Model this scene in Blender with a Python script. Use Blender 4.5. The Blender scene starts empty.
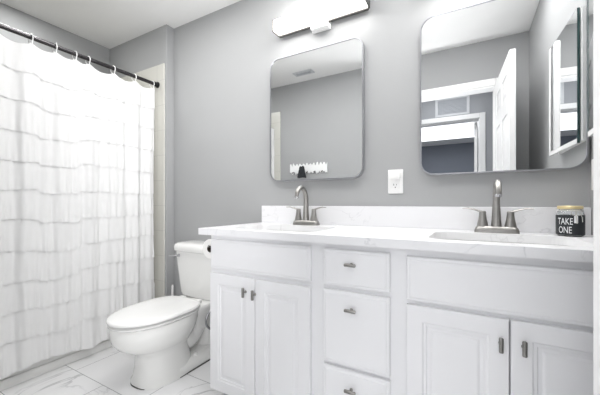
import bpy, bmesh, math, random
from mathutils import Vector, Matrix, noise
random.seed(7)
S = bpy.context.scene
COL = S.collection
PI = math.pi

# ------------------------------------------------------------------ camera
cam_d = bpy.data.cameras.new('camera')
cam = bpy.data.objects.new('camera', cam_d)
COL.objects.link(cam)
cam_d.sensor_width = 36.0
cam_d.lens = 303.0 / 600.0 * 36.0
cam_d.shift_y = 5.5 / 600.0
cam_d.clip_start = 0.01
cam.location = (0.0, -1.65, 1.02)
cam.rotation_euler = (math.radians(90), 0, math.radians(29.3))
S.camera = cam

# ------------------------------------------------------------------ world, lights, exposure
W = bpy.data.worlds.new('world')
S.world = W
W.use_nodes = True
W.node_tree.nodes['Background'].inputs['Color'].default_value = (0.9, 0.95, 1.0, 1)
W.node_tree.nodes['Background'].inputs['Strength'].default_value = 0.6

def area(name, loc, rot, sx, sy, power, color):
    d = bpy.data.lights.new(name, 'AREA')
    d.shape = 'RECTANGLE'
    d.size, d.size_y = sx, sy
    d.energy = power
    d.color = color
    o = bpy.data.objects.new(name, d)
    COL.objects.link(o)
    o.location = loc
    o.rotation_euler = rot
    return o

area('bath_ceiling_fill', (-1.30, -0.64, 2.425), (0, 0, 0), 1.1, 0.4, 13.0, (1.0, 0.99, 0.975))  # soft overhead fill added for the bathroom, no fixture built
area('bath_ceiling_fill_right', (0.02, -0.58, 2.425), (0, 0, 0), 0.5, 0.4, 9.0, (1.0, 0.99, 0.98))  # second overhead fill, added to brighten the right end
area('hall_ceiling_fill', (-0.25, -2.1, 2.42), (0, 0, 0), 0.6, 0.35, 7.0, (0.98, 0.99, 1.0))  # added fill that lifts the hall walls, no fixture built
area('bedroom_fill', (-0.6, -4.6, 2.4), (0, 0, 0), 2.2, 2.2, 30.0, (0.95, 0.97, 1.0))  # overhead panel added to light the room beyond, no window built
# fill spots added in the doorway: one bounced off the ceiling, one tubwards
def fill_spot(name, aim, cone, power):
    d = bpy.data.lights.new(name, 'SPOT')
    d.energy = power
    d.color = (0.99, 0.99, 1.0)
    d.spot_size = math.radians(cone)
    d.spot_blend = 1.0
    d.shadow_soft_size = 0.06
    o = bpy.data.objects.new(name, d)
    COL.objects.link(o)
    o.location = (-0.36, -1.615, 1.0)
    o.rotation_euler = Vector(aim).to_track_quat('-Z', 'Y').to_euler()
fill_spot('bounce_fill', (-1.2, 0.62, 2.0), 140, 44.0)
fill_spot('tub_side_fill', (-2.0, 0.83, 0.10), 116, 52.0)
# unseen fill panel added over the tub to lift the alcove
area('tub_overhead_fill', (-2.55, -0.78, 2.43), (0, 0, 0), 0.2, 0.2, 4.4, (1.0, 1.0, 0.99))

# low fill panel added in the hall for cool frontal light through the doorway
area('hall_low_fill', (0.05, -2.45, 0.85), (math.radians(90), 0, 0), 1.1, 0.9, 7.5, (0.97, 0.98, 1.0))

vs = S.view_settings
vs.view_transform = 'Standard'
vs.look = 'None'
vs.gamma = 1.0
vs.use_curve_mapping = False
vs.exposure = 0.0
BAR_EMIT = 12.0

# ------------------------------------------------------------------ materials
def srgb(r, g, b):
    def f(c):
        c /= 255.0
        return c / 12.92 if c <= 0.04045 else ((c + 0.055) / 1.055) ** 2.4
    return (f(r), f(g), f(b), 1.0)

def new_mat(name):
    m = bpy.data.materials.new(name)
    m.use_nodes = True
    nt = m.node_tree
    return m, nt, nt.nodes['Principled BSDF']

def mat(name, col, rough=0.5, metal=0.0, vary=0.02, vscale=9.0, bump=0.0, bscale=200.0, coat=0.0, spec=0.5):
    """plain procedural finish: a small noise variation of tone, optional fine bump"""
    m, nt, p = new_mat(name)
    N, L = nt.nodes, nt.links
    tc = N.new('ShaderNodeTexCoord')
    nz = N.new('ShaderNodeTexNoise'); nz.inputs['Scale'].default_value = vscale
    nz.inputs['Detail'].default_value = 3
    L.new(tc.outputs['Object'], nz.inputs['Vector'])
    rp = N.new('ShaderNodeValToRGB')
    c = col
    rp.color_ramp.elements[0].position = 0.3
    rp.color_ramp.elements[1].position = 0.7
    rp.color_ramp.elements[0].color = (c[0]*(1-vary), c[1]*(1-vary), c[2]*(1-vary), 1)
    rp.color_ramp.elements[1].color = (min(1, c[0]*(1+vary)), min(1, c[1]*(1+vary)), min(1, c[2]*(1+vary)), 1)
    L.new(nz.outputs['Fac'], rp.inputs['Fac'])
    L.new(rp.outputs['Color'], p.inputs['Base Color'])
    p.inputs['Roughness'].default_value = rough
    p.inputs['Metallic'].default_value = metal
    p.inputs['Coat Weight'].default_value = coat
    p.inputs['Specular IOR Level'].default_value = spec
    if bump > 0:
        n2 = N.new('ShaderNodeTexNoise'); n2.inputs['Scale'].default_value = bscale
        L.new(tc.outputs['Object'], n2.inputs['Vector'])
        b = N.new('ShaderNodeBump'); b.inputs['Strength'].default_value = bump
        b.inputs['Distance'].default_value = 0.002
        L.new(n2.outputs['Fac'], b.inputs['Height'])
        L.new(b.outputs['Normal'], p.inputs['Normal'])
    return m

def marble_nodes(nt, vec, base, vein, scale, width, soft, distort=1.5, detail=5.0, mask_scale=1.2):
    """thin veins: where a distorted noise crosses its middle value, masked by a second noise"""
    N, L = nt.nodes, nt.links
    nz = N.new('ShaderNodeTexNoise')
    nz.inputs['Scale'].default_value = scale
    nz.inputs['Detail'].default_value = detail
    nz.inputs['Distortion'].default_value = distort
    L.new(vec, nz.inputs['Vector'])
    rp = N.new('ShaderNodeValToRGB')
    e = rp.color_ramp.elements
    e[0].position = 0.5 - width; e[0].color = (0, 0, 0, 1)
    e[1].position = 0.5 + width; e[1].color = (0, 0, 0, 1)
    mid = e.new(0.5); mid.color = (1, 1, 1, 1)
    L.new(nz.outputs['Fac'], rp.inputs['Fac'])
    n2 = N.new('ShaderNodeTexNoise')
    n2.inputs['Scale'].default_value = mask_scale
    n2.inputs['Detail'].default_value = 2
    L.new(vec, n2.inputs['Vector'])
    mr = N.new('ShaderNodeMapRange')
    mr.inputs['From Min'].default_value = 0.48; mr.inputs['From Max'].default_value = 0.66
    L.new(n2.outputs['Fac'], mr.inputs['Value'])
    mu = N.new('ShaderNodeMath'); mu.operation = 'MULTIPLY'
    L.new(rp.outputs['Color'], mu.inputs[0]); L.new(mr.outputs['Result'], mu.inputs[1])
    mx = N.new('ShaderNodeMix'); mx.data_type = 'RGBA'
    mx.inputs['A'].default_value = base; mx.inputs['B'].default_value = vein
    sc = N.new('ShaderNodeMath'); sc.operation = 'MULTIPLY'; sc.inputs[1].default_value = soft
    L.new(mu.outputs[0], sc.inputs[0]); L.new(sc.outputs[0], mx.inputs['Factor'])
    return mx.outputs['Result']

def counter_mat():
    m, nt, p = new_mat('white_quartz')
    tc = nt.nodes.new('ShaderNodeTexCoord')
    c = marble_nodes(nt, tc.outputs['Object'], srgb(233, 233, 235), srgb(150, 150, 155), 2.6, 0.014, 0.38, 2.2, 6.0, 3.0)
    nt.links.new(c, p.inputs['Base Color'])
    p.inputs['Roughness'].default_value = 0.3
    p.inputs['Specular IOR Level'].default_value = 0.3
    return m

def floor_mat():
    m, nt, p = new_mat('marble_look_floor_tile')
    N, L = nt.nodes, nt.links
    tc = N.new('ShaderNodeTexCoord')
    mp = N.new('ShaderNodeMapping')
    mp.inputs['Location'].default_value = (1.79 + 0.61 * 4, 0.71 + 0.305 * 20, 0)
    L.new(tc.outputs['Object'], mp.inputs['Vector'])
    br = N.new('ShaderNodeTexBrick')
    br.offset = 0.5
    br.inputs['Scale'].default_value = 1.0
    br.inputs['Mortar Size'].default_value = 0.0016
    br.inputs['Mortar Smooth'].default_value = 0.1
    br.inputs['Brick Width'].default_value = 0.61
    br.inputs['Row Height'].default_value = 0.305
    br.inputs['Color1'].default_value = (0, 0, 0, 1)
    br.inputs['Color2'].default_value = (1, 1, 1, 1)
    br.inputs['Mortar'].default_value = (0.5, 0.5, 0.5, 1)
    L.new(mp.outputs['Vector'], br.inputs['Vector'])
    # each tile gets its own slice of the marble: shift the coordinate by the tile's random tone
    cx = N.new('ShaderNodeCombineXYZ')
    ml = N.new('ShaderNodeMath'); ml.operation = 'MULTIPLY'; ml.inputs[1].default_value = 7.0
    L.new(br.outputs['Color'], ml.inputs[0]); L.new(ml.outputs[0], cx.inputs['Z'])
    ad = N.new('ShaderNodeVectorMath'); ad.operation = 'ADD'
    L.new(tc.outputs['Object'], ad.inputs[0]); L.new(cx.outputs['Vector'], ad.inputs[1])
    c = marble_nodes(nt, ad.outputs['Vector'], srgb(242, 242, 243), srgb(120, 122, 126), 1.6, 0.016, 0.50, 2.5, 6.0, 2.2)
    mx = N.new('ShaderNodeMix'); mx.data_type = 'RGBA'
    mx.inputs['B'].default_value = srgb(150, 151, 153)
    L.new(c, mx.inputs['A']); L.new(br.outputs['Fac'], mx.inputs['Factor'])
    L.new(mx.outputs['Result'], p.inputs['Base Color'])
    p.inputs['Roughness'].default_value = 0.22
    return m

def tile_mat(name, col, grout, axis, w=0.20, h=0.20):
    m, nt, p = new_mat(name)
    N, L = nt.nodes, nt.links
    tc = N.new('ShaderNodeTexCoord')
    sp = N.new('ShaderNodeSeparateXYZ'); L.new(tc.outputs['Object'], sp.inputs[0])
    cb = N.new('ShaderNodeCombineXYZ')
    L.new(sp.outputs[axis], cb.inputs['X']); L.new(sp.outputs['Z'], cb.inputs['Y'])
    br = N.new('ShaderNodeTexBrick'); br.offset = 0.0
    br.inputs['Scale'].default_value = 1.0
    br.inputs['Mortar Size'].default_value = 0.0018
    br.inputs['Brick Width'].default_value = w
    br.inputs['Row Height'].default_value = h
    br.inputs['Color1'].default_value = col
    br.inputs['Color2'].default_value = tuple(min(1, x*0.97) for x in col[:3]) + (1,)
    br.inputs['Mortar'].default_value = grout
    L.new(cb.outputs[0], br.inputs['Vector'])
    L.new(br.outputs['Color'], p.inputs['Base Color'])
    p.inputs['Roughness'].default_value = 0.25
    return m

def emit_mat(name, col, strength):
    m, nt, p = new_mat(name)
    p.inputs['Base Color'].default_value = col
    p.inputs['Emission Color'].default_value = col
    p.inputs['Emission Strength'].default_value = strength
    return m

def glass_mat(name, col, rough=0.02):
    m, nt, p = new_mat(name)
    p.inputs['Base Color'].default_value = col
    p.inputs['Roughness'].default_value = rough
    p.inputs['Transmission Weight'].default_value = 1.0
    p.inputs['IOR'].default_value = 1.45
    return m

M = {}
M['wall'] = mat('grey_wall_paint', srgb(168, 169, 170), 0.75, vary=0.012, vscale=3, bump=0.15, bscale=160)
M['hall_wall'] = mat('hall_wall_paint', srgb(160, 162, 166), 0.8, vary=0.012, vscale=3)
M['bed_wall'] = mat('blue_grey_wall_paint', srgb(150, 155, 165), 0.8, vary=0.012, vscale=3)
M['ceiling'] = mat('white_ceiling_paint', srgb(243, 243, 242), 0.9, vary=0.01, vscale=4, bump=0.4, bscale=90)
M['trim'] = mat('white_trim_paint', srgb(240, 240, 240), 0.4, vary=0.008)
M['cabinet'] = mat('white_cabinet_paint', srgb(237, 237, 239), 0.38, vary=0.008, vscale=5)
M['toe'] = mat('grey_toe_kick_board', srgb(190, 190, 192), 0.6)  # greyer tone than the cabinet paint
M['quartz'] = counter_mat()
M['floor'] = floor_mat()
M['tile_y'] = tile_mat('wall_tile_end', srgb(214, 213, 206), srgb(196, 195, 190), 'X')
M['tile_x'] = tile_mat('wall_tile_side', srgb(214, 213, 206), srgb(196, 195, 190), 'Y')
M['porcelain'] = mat('white_porcelain', srgb(238, 238, 236), 0.08, vary=0.004, coat=0.3)
M['seat'] = mat('white_seat_plastic', srgb(241, 241, 240), 0.22, vary=0.004)
M['acrylic'] = mat('white_tub_acrylic', srgb(238, 238, 236), 0.2, vary=0.004)
M['nickel'] = mat('brushed_nickel', srgb(158, 156, 153), 0.36, metal=1.0, vary=0.04, vscale=60)
M['chrome'] = mat('polished_chrome', srgb(205, 206, 208), 0.08, metal=1.0, vary=0.01)
M['pull'] = mat('satin_nickel_pull', srgb(140, 138, 135), 0.3, metal=1.0, vary=0.04, vscale=60)
M['bar_metal'] = mat('dark_bar_metal', srgb(98, 96, 94), 0.35, metal=0.6, vary=0.02)
M['rod'] = mat('dark_bronze_rod', srgb(82, 80, 82), 0.2, metal=0.9, vary=0.03)
M['flange'] = mat('black_rod_end', srgb(30, 30, 32), 0.35, metal=0.5)
M['fabric'] = mat('white_curtain_cloth', srgb(232, 232, 232), 0.9, vary=0.006, vscale=30, bump=0.12, bscale=700, spec=0.1)
M['ring'] = mat('white_ring_plastic', srgb(240, 240, 240), 0.3)
M['mirror'] = mat('silvered_mirror_glass', (0.93, 0.94, 0.945, 1), 0.0, metal=1.0, vary=0.0)
M['frame'] = mat('brushed_silver_frame', srgb(165, 166, 170), 0.3, metal=0.9, vary=0.02)
M['glass_edge'] = mat('green_glass_edge', srgb(70, 92, 92), 0.15, vary=0.02)
M['plastic'] = mat('white_plate_plastic', srgb(243, 243, 242), 0.3, vary=0.004)
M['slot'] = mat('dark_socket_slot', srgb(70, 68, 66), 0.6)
M['grille'] = mat('pale_grille_paint', srgb(200, 202, 205), 0.5)
M['grille_dark'] = mat('grey_grille_inside', srgb(176, 179, 184), 0.7)
M['paper'] = mat('white_toilet_paper', srgb(243, 242, 240), 0.95, vary=0.01, bump=0.2, bscale=300)
M['card'] = mat('brown_card_core', srgb(60, 52, 46), 0.9)
M['jar_label'] = mat('black_label', srgb(34, 38, 42), 0.45, vary=0.08, vscale=80)
M['ink'] = mat('white_label_ink', srgb(236, 238, 240), 0.6)
M['twine'] = mat('pale_twine', srgb(205, 205, 200), 0.9)
M['gold'] = mat('gold_lid', srgb(226, 208, 160), 0.35, metal=0.4, vary=0.04)
M['glass'] = glass_mat('clear_jar_glass', (0.95, 0.97, 0.98, 1))
M['black_cloth'] = mat('black_cloth', srgb(38, 40, 44), 0.9, vary=0.1, vscale=60)
M['white_rack'] = mat('white_rack_paint', srgb(244, 244, 244), 0.5)
M['hose'] = mat('braided_steel_hose', srgb(165, 165, 168), 0.35, metal=0.8, vary=0.15, vscale=260)
M['diffuser'] = emit_mat('lit_white_diffuser', (1.0, 0.985, 0.96, 1), BAR_EMIT)

# ------------------------------------------------------------------ mesh helpers
def bm_new():
    return bmesh.new()

def add_box(bm, x0, x1, y0, y1, z0, z1, bev=0.0, seg=2):
    r = bmesh.ops.create_cube(bm, size=1.0)
    vsn = r['verts']
    for v in vsn:
        v.co = Vector(((x0 + x1) / 2 + v.co.x * (x1 - x0), (y0 + y1) / 2 + v.co.y * (y1 - y0), (z0 + z1) / 2 + v.co.z * (z1 - z0)))
    if bev > 0:
        es = set()
        for v in vsn:
            es.update(v.link_edges)
        bmesh.ops.bevel(bm, geom=list(es), offset=bev, segments=seg, profile=0.5, affect='EDGES')

def add_loft(bm, rings, cap0=True, cap1=True, closed=True):
    rows = [[bm.verts.new(p) for p in r] for r in rings]
    n = len(rows[0])
    for a, b in zip(rows, rows[1:]):
        for i in range(n if closed else n - 1):
            j = (i + 1) % n
            bm.faces.new((a[i], a[j], b[j], b[i]))
    if cap0:
        bm.faces.new(list(reversed(rows[0])))
    if cap1:
        bm.faces.new(rows[-1])
    return rows

def frames(pts):
    ts = []
    for i in range(len(pts)):
        a = pts[max(0, i - 1)]; b = pts[min(len(pts) - 1, i + 1)]
        ts.append((b - a).normalized())
    up = Vector((0, 0, 1)) if abs(ts[0].z) < 0.9 else Vector((1, 0, 0))
    u = ts[0].cross(up).normalized()
    out = []
    for t in ts:
        u = (u - t * u.dot(t)).normalized()
        out.append((u, t.cross(u).normalized()))
    return out

def add_tube(bm, pts, rad, n=12, caps=True, flat=1.0):
    pts = [Vector(p) for p in pts]
    rads = rad if isinstance(rad, (list, tuple)) else [rad] * len(pts)
    rings = []
    for p, r, (u, v) in zip(pts, rads, frames(pts)):
        rings.append([p + u * math.cos(2 * PI * k / n) * r + v * math.sin(2 * PI * k / n) * r * flat for k in range(n)])
    add_loft(bm, rings, caps, caps)

def add_lathe(bm, prof, center=(0, 0, 0), n=32, axis='Z', caps=True):
    c = Vector(center)
    rings = []
    for r, h in prof:
        ring = []
        for k in range(n):
            a = 2 * PI * k / n
            x, y = max(r, 1e-5) * math.cos(a), max(r, 1e-5) * math.sin(a)
            if axis == 'Z': p = Vector((x, y, h))
            elif axis == 'Y': p = Vector((y, h, x))
            else: p = Vector((h, x, y))
            ring.append(c + p)
        rings.append(ring)
    add_loft(bm, rings, caps, caps)

def add_torus(bm, center, R, r, axis='Y', n=28, m=10, a0=0.0, a1=2 * PI):
    c = Vector(center)
    full = abs(a1 - a0 - 2 * PI) < 1e-4
    rows = []
    cnt = n if full else n + 1
    for i in range(cnt):
        a = a0 + (a1 - a0) * i / n
        row = []
        for j in range(m):
            b = 2 * PI * j / m
            q = R + r * math.cos(b)
            if axis == 'Y': p = Vector((q * math.cos(a), r * math.sin(b), q * math.sin(a)))
            elif axis == 'Z': p = Vector((q * math.cos(a), q * math.sin(a), r * math.sin(b)))
            else: p = Vector((r * math.sin(b), q * math.cos(a), q * math.sin(a)))
            row.append(bm.verts.new(c + p))
        rows.append(row)
    rng = range(cnt if full else cnt - 1)
    for i in rng:
        A, B = rows[i], rows[(i + 1) % cnt]
        for j in range(m):
            k = (j + 1) % m
            bm.faces.new((A[j], A[k], B[k], B[j]))
    if not full:
        bm.faces.new(rows[0]); bm.faces.new(list(reversed(rows[-1])))

def rrect(x0, x1, z0, z1, r, n=8):
    pts = []
    for cx, cz, a in ((x1 - r, z1 - r, 0), (x0 + r, z1 - r, PI / 2), (x0 + r, z0 + r, PI), (x1 - r, z0 + r, 1.5 * PI)):
        for k in range(n + 1):
            t = a + PI / 2 * k / n
            pts.append((cx + r * math.cos(t), cz + r * math.sin(t)))
    return pts

def bez(p0, p1, p2, p3, n=12):
    p0, p1, p2, p3 = map(Vector, (p0, p1, p2, p3))
    return [p0*(1-t)**3 + p1*3*t*(1-t)**2 + p2*3*t*t*(1-t) + p3*t**3 for t in [i / n for i in range(n + 1)]]

def obj(name, bm, material, parent=None, smooth=True, angle=35, label=None):
    """link a bmesh as one mesh object; under a parent the mesh is stored relative to the parent's base"""
    bmesh.ops.recalc_face_normals(bm, faces=bm.faces[:])
    if parent is not None:
        off = root_loc(parent)
        bmesh.ops.translate(bm, verts=bm.verts[:], vec=-off)
    me = bpy.data.meshes.new(name)
    bm.to_mesh(me); bm.free()
    me.materials.append(M[material])
    if smooth:
        for p in me.polygons: p.use_smooth = True
        me.set_sharp_from_angle(angle=math.radians(angle))
    o = bpy.data.objects.new(name, me)
    COL.objects.link(o)
    if parent is not None: o.parent = parent
    if label: o['label'] = label
    return o

def root_loc(o):
    v = Vector((0, 0, 0))
    while o is not None:
        v += o.location
        o = o.parent
    return v

def thing(name, label, cat, loc=(0, 0, 0), group=None):
    o = bpy.data.objects.new(name, None)
    o.empty_display_size = 0.05
    COL.objects.link(o)
    o.location = loc
    tag(o, label, cat, group)
    return o

def tag(o, label, cat, group=None):
    o['label'] = label; o['category'] = cat
    if group: o['group'] = group
    return o

def struct(name, bm, material, parent=None, smooth=False, label=None):
    o = obj(name, bm, material, parent, smooth)
    if parent is None:
        o['kind'] = 'structure'
        if label: o['label'] = label
    return o

def dup(src, loc, label=None, parent=None):
    """copy a thing with copies of its parts and sub-parts"""
    r = src.copy(); COL.objects.link(r)
    if loc is not None: r.location = loc
    if label: r['label'] = label
    if parent is not None: r.parent = parent
    for ch in list(src.children):
        dup(ch, None, None, r)
    return r

# ------------------------------------------------------------------ room shell
XL, XR = -2.90, 0.425          # left wall of the tub alcove, right wall
YB = -1.5                      # door wall, bathroom side
H = 2.44
FUR, FURX = -0.072, -2.10      # furred plumbing wall at the tub end

bm = bm_new(); add_box(bm, XL - 0.1, 2.0, -6.65, 0.1, -0.1, 0.0); struct('floor', bm, 'floor')
bm = bm_new(); add_box(bm, XL - 0.1, XR + 0.1, YB - 0.12, 0.1, H, H + 0.1); struct('ceiling', bm, 'ceiling')
bm = bm_new(); add_box(bm, XL - 0.1, XR + 0.1, 0, 0.1, 0, H); struct('wall_vanity', bm, 'wall')
bm = bm_new(); add_box(bm, XL, FURX, FUR, 0, 0, H, 0.004, 2); struct('wall_alcove_end', bm, 'wall')
bm = bm_new(); add_box(bm, XL - 0.1, XL, YB - 0.12, 0, 0, H); struct('wall_left', bm, 'wall')
bm = bm_new(); add_box(bm, XR, XR + 0.1, YB - 0.12, 0, 0, H); struct('wall_right', bm, 'wall')
DX0, DX1, DH = -0.62, 0.19, 2.035
bm = bm_new()
add_box(bm, XL, DX0, YB - 0.12, YB, 0, H)
add_box(bm, DX1, XR, YB - 0.12, YB, 0, H)
add_box(bm, DX0, DX1, YB - 0.12, YB, DH, H)
struct('wall_door', bm, 'wall')
# tile surround of the tub, to 2.13 m
TZ = 2.13
bm = bm_new(); add_box(bm, XL + 0.012, FURX - 0.015, FUR - 0.012, FUR, 0, TZ, 0.002, 1); struct('wall_tile_end', bm, 'tile_y')
bm = bm_new(); add_box(bm, XL, XL + 0.012, YB, FUR, 0, TZ, 0.002, 1); struct('wall_tile_left', bm, 'tile_x')
bm = bm_new(); add_box(bm, XL + 0.012, -2.012, YB, YB + 0.012, 0, TZ, 0.002, 1); struct('wall_tile_near', bm, 'tile_y')

# baseboards
def baseboard(name, x0, x1, y0, y1):
    bm = bm_new()
    add_box(bm, x0, x1, y0, y1, 0, 0.09, 0.004, 2)
    struct(name, bm, 'trim')
baseboard('baseboard_vanity', FURX + 0.015, -1.17, -0.015, 0)
baseboard('baseboard_alcove', FURX, FURX + 0.015, FUR, 0)
baseboard('baseboard_door', -2.011, DX0 - 0.065, YB, YB + 0.015)
baseboard('baseboard_right', XR - 0.015, XR, YB, -0.56)

# door casings and linings
def casing(name, x0, x1, y_in, ydir, zh, w=0.06, d=0.016):
    bm = bm_new()
    y0, y1 = sorted((y_in, y_in + ydir * d))
    add_box(bm, x0 - w, x0, y0, y1, 0, zh + w, 0.004, 2)
    add_box(bm, x1, x1 + w, y0, y1, 0, zh + w, 0.004, 2)
    add_box(bm, x0, x1, y0, y1, zh, zh + w, 0.004, 2)
    return bm
bm = casing('c', DX0, DX1, YB, 1, DH); struct('trim_1', bm, 'trim')
bm = bm_new()
add_box(bm, DX0 - 0.0, DX0 + 0.012, YB - 0.12, YB, 0, DH)
add_box(bm, DX1 - 0.012, DX1, YB - 0.12, YB, 0, DH)
add_box(bm, DX0 + 0.012, DX1 - 0.012, YB - 0.12, YB, DH - 0.012, DH)
struct('trim_2', bm, 'trim')

# hall and the room beyond it, seen in the right-hand mirror
HY = -2.6
bm = bm_new(); add_box(bm, -2.0, 2.0, HY, YB - 0.12, H, H + 0.1); struct('ceiling_hall', bm, 'ceiling')
bm = bm_new(); add_box(bm, XR + 0.1, 2.0, YB - 0.12, YB - 0.02, 0, H); struct('wall_hall_near', bm, 'hall_wall')
bm = bm_new(); add_box(bm, -2.1, -2.0, HY, YB - 0.12, 0, H); struct('wall_hall_left', bm, 'hall_wall')
bm = bm_new(); add_box(bm, 2.0, 2.1, HY, YB - 0.12, 0, H); struct('wall_hall_right', bm, 'hall_wall')
BX0, BX1 = -0.74, 0.10
bm = bm_new()
add_box(bm, -2.9, BX0, HY - 0.12, HY, 0, H)
add_box(bm, BX1, 2.0, HY - 0.12, HY, 0, H)
add_box(bm, BX0, BX1, HY - 0.12, HY, 2.035, H)
struct('wall_hall_far', bm, 'hall_wall')
bm = casing('c', BX0, BX1, HY, 1, 2.035); struct('trim_3', bm, 'trim')
bm = bm_new()
add_box(bm, BX0, BX0 + 0.012, HY - 0.12, HY, 0, 2.035)
add_box(bm, BX1 - 0.012, BX1, HY - 0.12, HY, 0, 2.035)
add_box(bm, BX0 + 0.012, BX1 - 0.012, HY - 0.12, HY, 2.023, 2.035)
for hz in (0.25, 1.05, 1.80):
    add_box(bm, BX1 - 0.016, BX1 - 0.012, HY - 0.085, HY - 0.05, hz, hz + 0.09)
struct('trim_4', bm, 'trim')
bm = bm_new(); add_box(bm, -2.9, 2.0, -6.65, HY, H, H + 0.1); struct('ceiling_bedroom', bm, 'ceiling')
bm = bm_new(); add_box(bm, -2.9, 2.0, -6.65, -6.55, 0, H); struct('wall_bedroom_far', bm, 'bed_wall')
bm = bm_new(); add_box(bm, -3.0, -2.9, -6.65, HY - 0.12, 0, H); struct('wall_bedroom_left', bm, 'bed_wall')
bm = bm_new(); add_box(bm, 2.0, 2.1, -6.65, HY, 0, H); struct('wall_bedroom_right', bm, 'bed_wall')

# panelled bathroom door, standing open along the right wall
def panel_door(name, width, height, thick):
    root = bpy.data.objects.new(name, None); COL.objects.link(root)
    root['kind'] = 'structure'
    bm = bm_new()
    add_box(bm, 0, width, -thick / 2 + 0.006, thick / 2 - 0.006, 0.0, height)
    st, mid = 0.105, 0.09
    xs = [(st, width / 2 - mid / 2), (width / 2 + mid / 2, width - st)]
    zs = [(0.22, 0.82), (0.95, 1.62), (1.73, height - 0.12)]
    for sgn in (-1, 1):
        ya, yb = sorted((sgn * (thick / 2 - 0.006), sgn * thick / 2))
        add_box(bm, 0, st, ya, yb, 0, height, 0.002, 1)
        add_box(bm, width - st, width, ya, yb, 0, height, 0.002, 1)
        add_box(bm, width / 2 - mid / 2, width / 2 + mid / 2, ya, yb, 0, height, 0.002, 1)
        zz = [0] + [v for z in zs for v in z] + [height]
        for x0, x1 in xs:
            for i in range(0, len(zz), 2):
                add_box(bm, x0, x1, ya, yb, zz[i], zz[i + 1], 0.002, 1)
            for z0, z1 in zs:
                g = 0.028
                y1 = sgn * (thick / 2 - 0.001)
                y0 = sgn * (thick / 2 - 0.006)
                ra = [(x0 + g, y0, z0 + g), (x1 - g, y0, z0 + g), (x1 - g, y0, z1 - g), (x0 + g, y0, z1 - g)]
                k = g + 0.02
                rb = [(x0 + k, y1, z0 + k), (x1 - k, y1, z0 + k), (x1 - k, y1, z1 - k), (x0 + k, y1, z1 - k)]
                add_loft(bm, [ra, rb])
    obj('leaf', bm, 'trim', root, smooth=False)
    return root
d1 = panel_door('door_1', 0.70, 2.015, 0.036)
d1.location = (0.201, -1.497, 0.010)
d1.rotation_euler = (0, 0, math.radians(90 - 3.4))
# open door of the room across the hall, swung into that room
d2 = panel_door('door_2', 0.80, 2.01, 0.036)
d2.location = (0.062, -2.72, 0.010)
d2.rotation_euler = (0, 0, math.radians(-88))

# ------------------------------------------------------------------ vanity
VX0, VX1 = -1.165, XR
FY = -0.51                     # face-frame front
DY = -0.53                     # door fronts
CZ = 0.86                      # top of cabinet
TK = 0.075
van = thing('vanity_cabinet', 'long white double vanity cabinet with four doors and three drawers', 'cabinet', (-0.37, -0.26, 0))
bm = bm_new()
add_box(bm, VX0, VX0 + 0.018, FY + 0.02, -0.001, TK, CZ)
add_box(bm, VX1 - 0.02, VX1 - 0.002, FY + 0.02, -0.001, TK, CZ)
add_box(bm, VX0 + 0.018, VX1 - 0.02, FY + 0.02, -0.001, TK, TK + 0.018)
for x in (-0.552, -0.226):
    add_box(bm, x - 0.009, x + 0.009, FY + 0.02, -0.001, TK + 0.018, 0.68)
add_box(bm, VX0 + 0.018, VX1 - 0.02, -0.012, -0.001, TK + 0.018, 0.68)
obj('carcass', bm, 'cabinet', van, smooth=False)
bm = bm_new()
y0, y1 = FY, FY + 0.02
stiles = [(VX0, VX0 + 0.04), (-0.592, -0.512), (-0.265, -0.187), (VX1 - 0.04, VX1 - 0.002)]
for a, b in stiles:
    add_box(bm, a, b, y0, y1, TK, CZ)
for (a, b) in ((VX0 + 0.04, -0.592), (-0.512, -0.265), (-0.187, VX1 - 0.04)):
    add_box(bm, a, b, y0, y1, 0.815, CZ)
    add_box(bm, a, b, y0, y1, 0.655, 0.71)
    add_box(bm, a, b, y0, y1, TK, TK + 0.03)
add_box(bm, -0.512, -0.265, y0, y1, 0.355, 0.395)
obj('face_frame', bm, 'cabinet', van, smooth=False)
bm = bm_new(); add_box(bm, VX0 + 0.02, VX1 - 0.02, FY + 0.07, FY + 0.085, 0.0, TK); obj('toe_kick', bm, 'toe', van, smooth=False)

def slab_front(x0, x1, z0, z1):
    """drawer front: slab with a shallow stepped edge"""
    bm = bm_new()
    rings = []
    for ins, y in ((0, FY), (0, DY + 0.007), (0.003, DY + 0.004), (0.010, DY + 0.003), (0.014, DY), (0.016, DY)):
        rings.append([(x0 + ins, y, z0 + ins), (x1 - ins, y, z0 + ins), (x1 - ins, y, z1 - ins), (x0 + ins, y, z1 - ins)])
    add_loft(bm, rings)
    return bm

def panel_front(x0, x1, z0, z1):
    """cabinet door: flat frame, moulded inner edge, raised centre panel"""
    bm = bm_new()
    fr = 0.058
    rings = []
    for ins, y in ((0, FY), (0, DY + 0.003), (0.003, DY), (fr - 0.005, DY), (fr - 0.001, DY + 0.0035), (fr + 0.007, DY + 0.004), (fr + 0.010, DY + 0.0085),
                   (fr + 0.020, DY + 0.0085), (fr + 0.026, DY + 0.0055), (fr + 0.03, DY + 0.005)):
        rings.append([(x0 + ins, y, z0 + ins), (x1 - ins, y, z0 + ins), (x1 - ins, y, z1 - ins), (x0 + ins, y, z1 - ins)])
    add_loft(bm, rings)
    return bm

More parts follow.
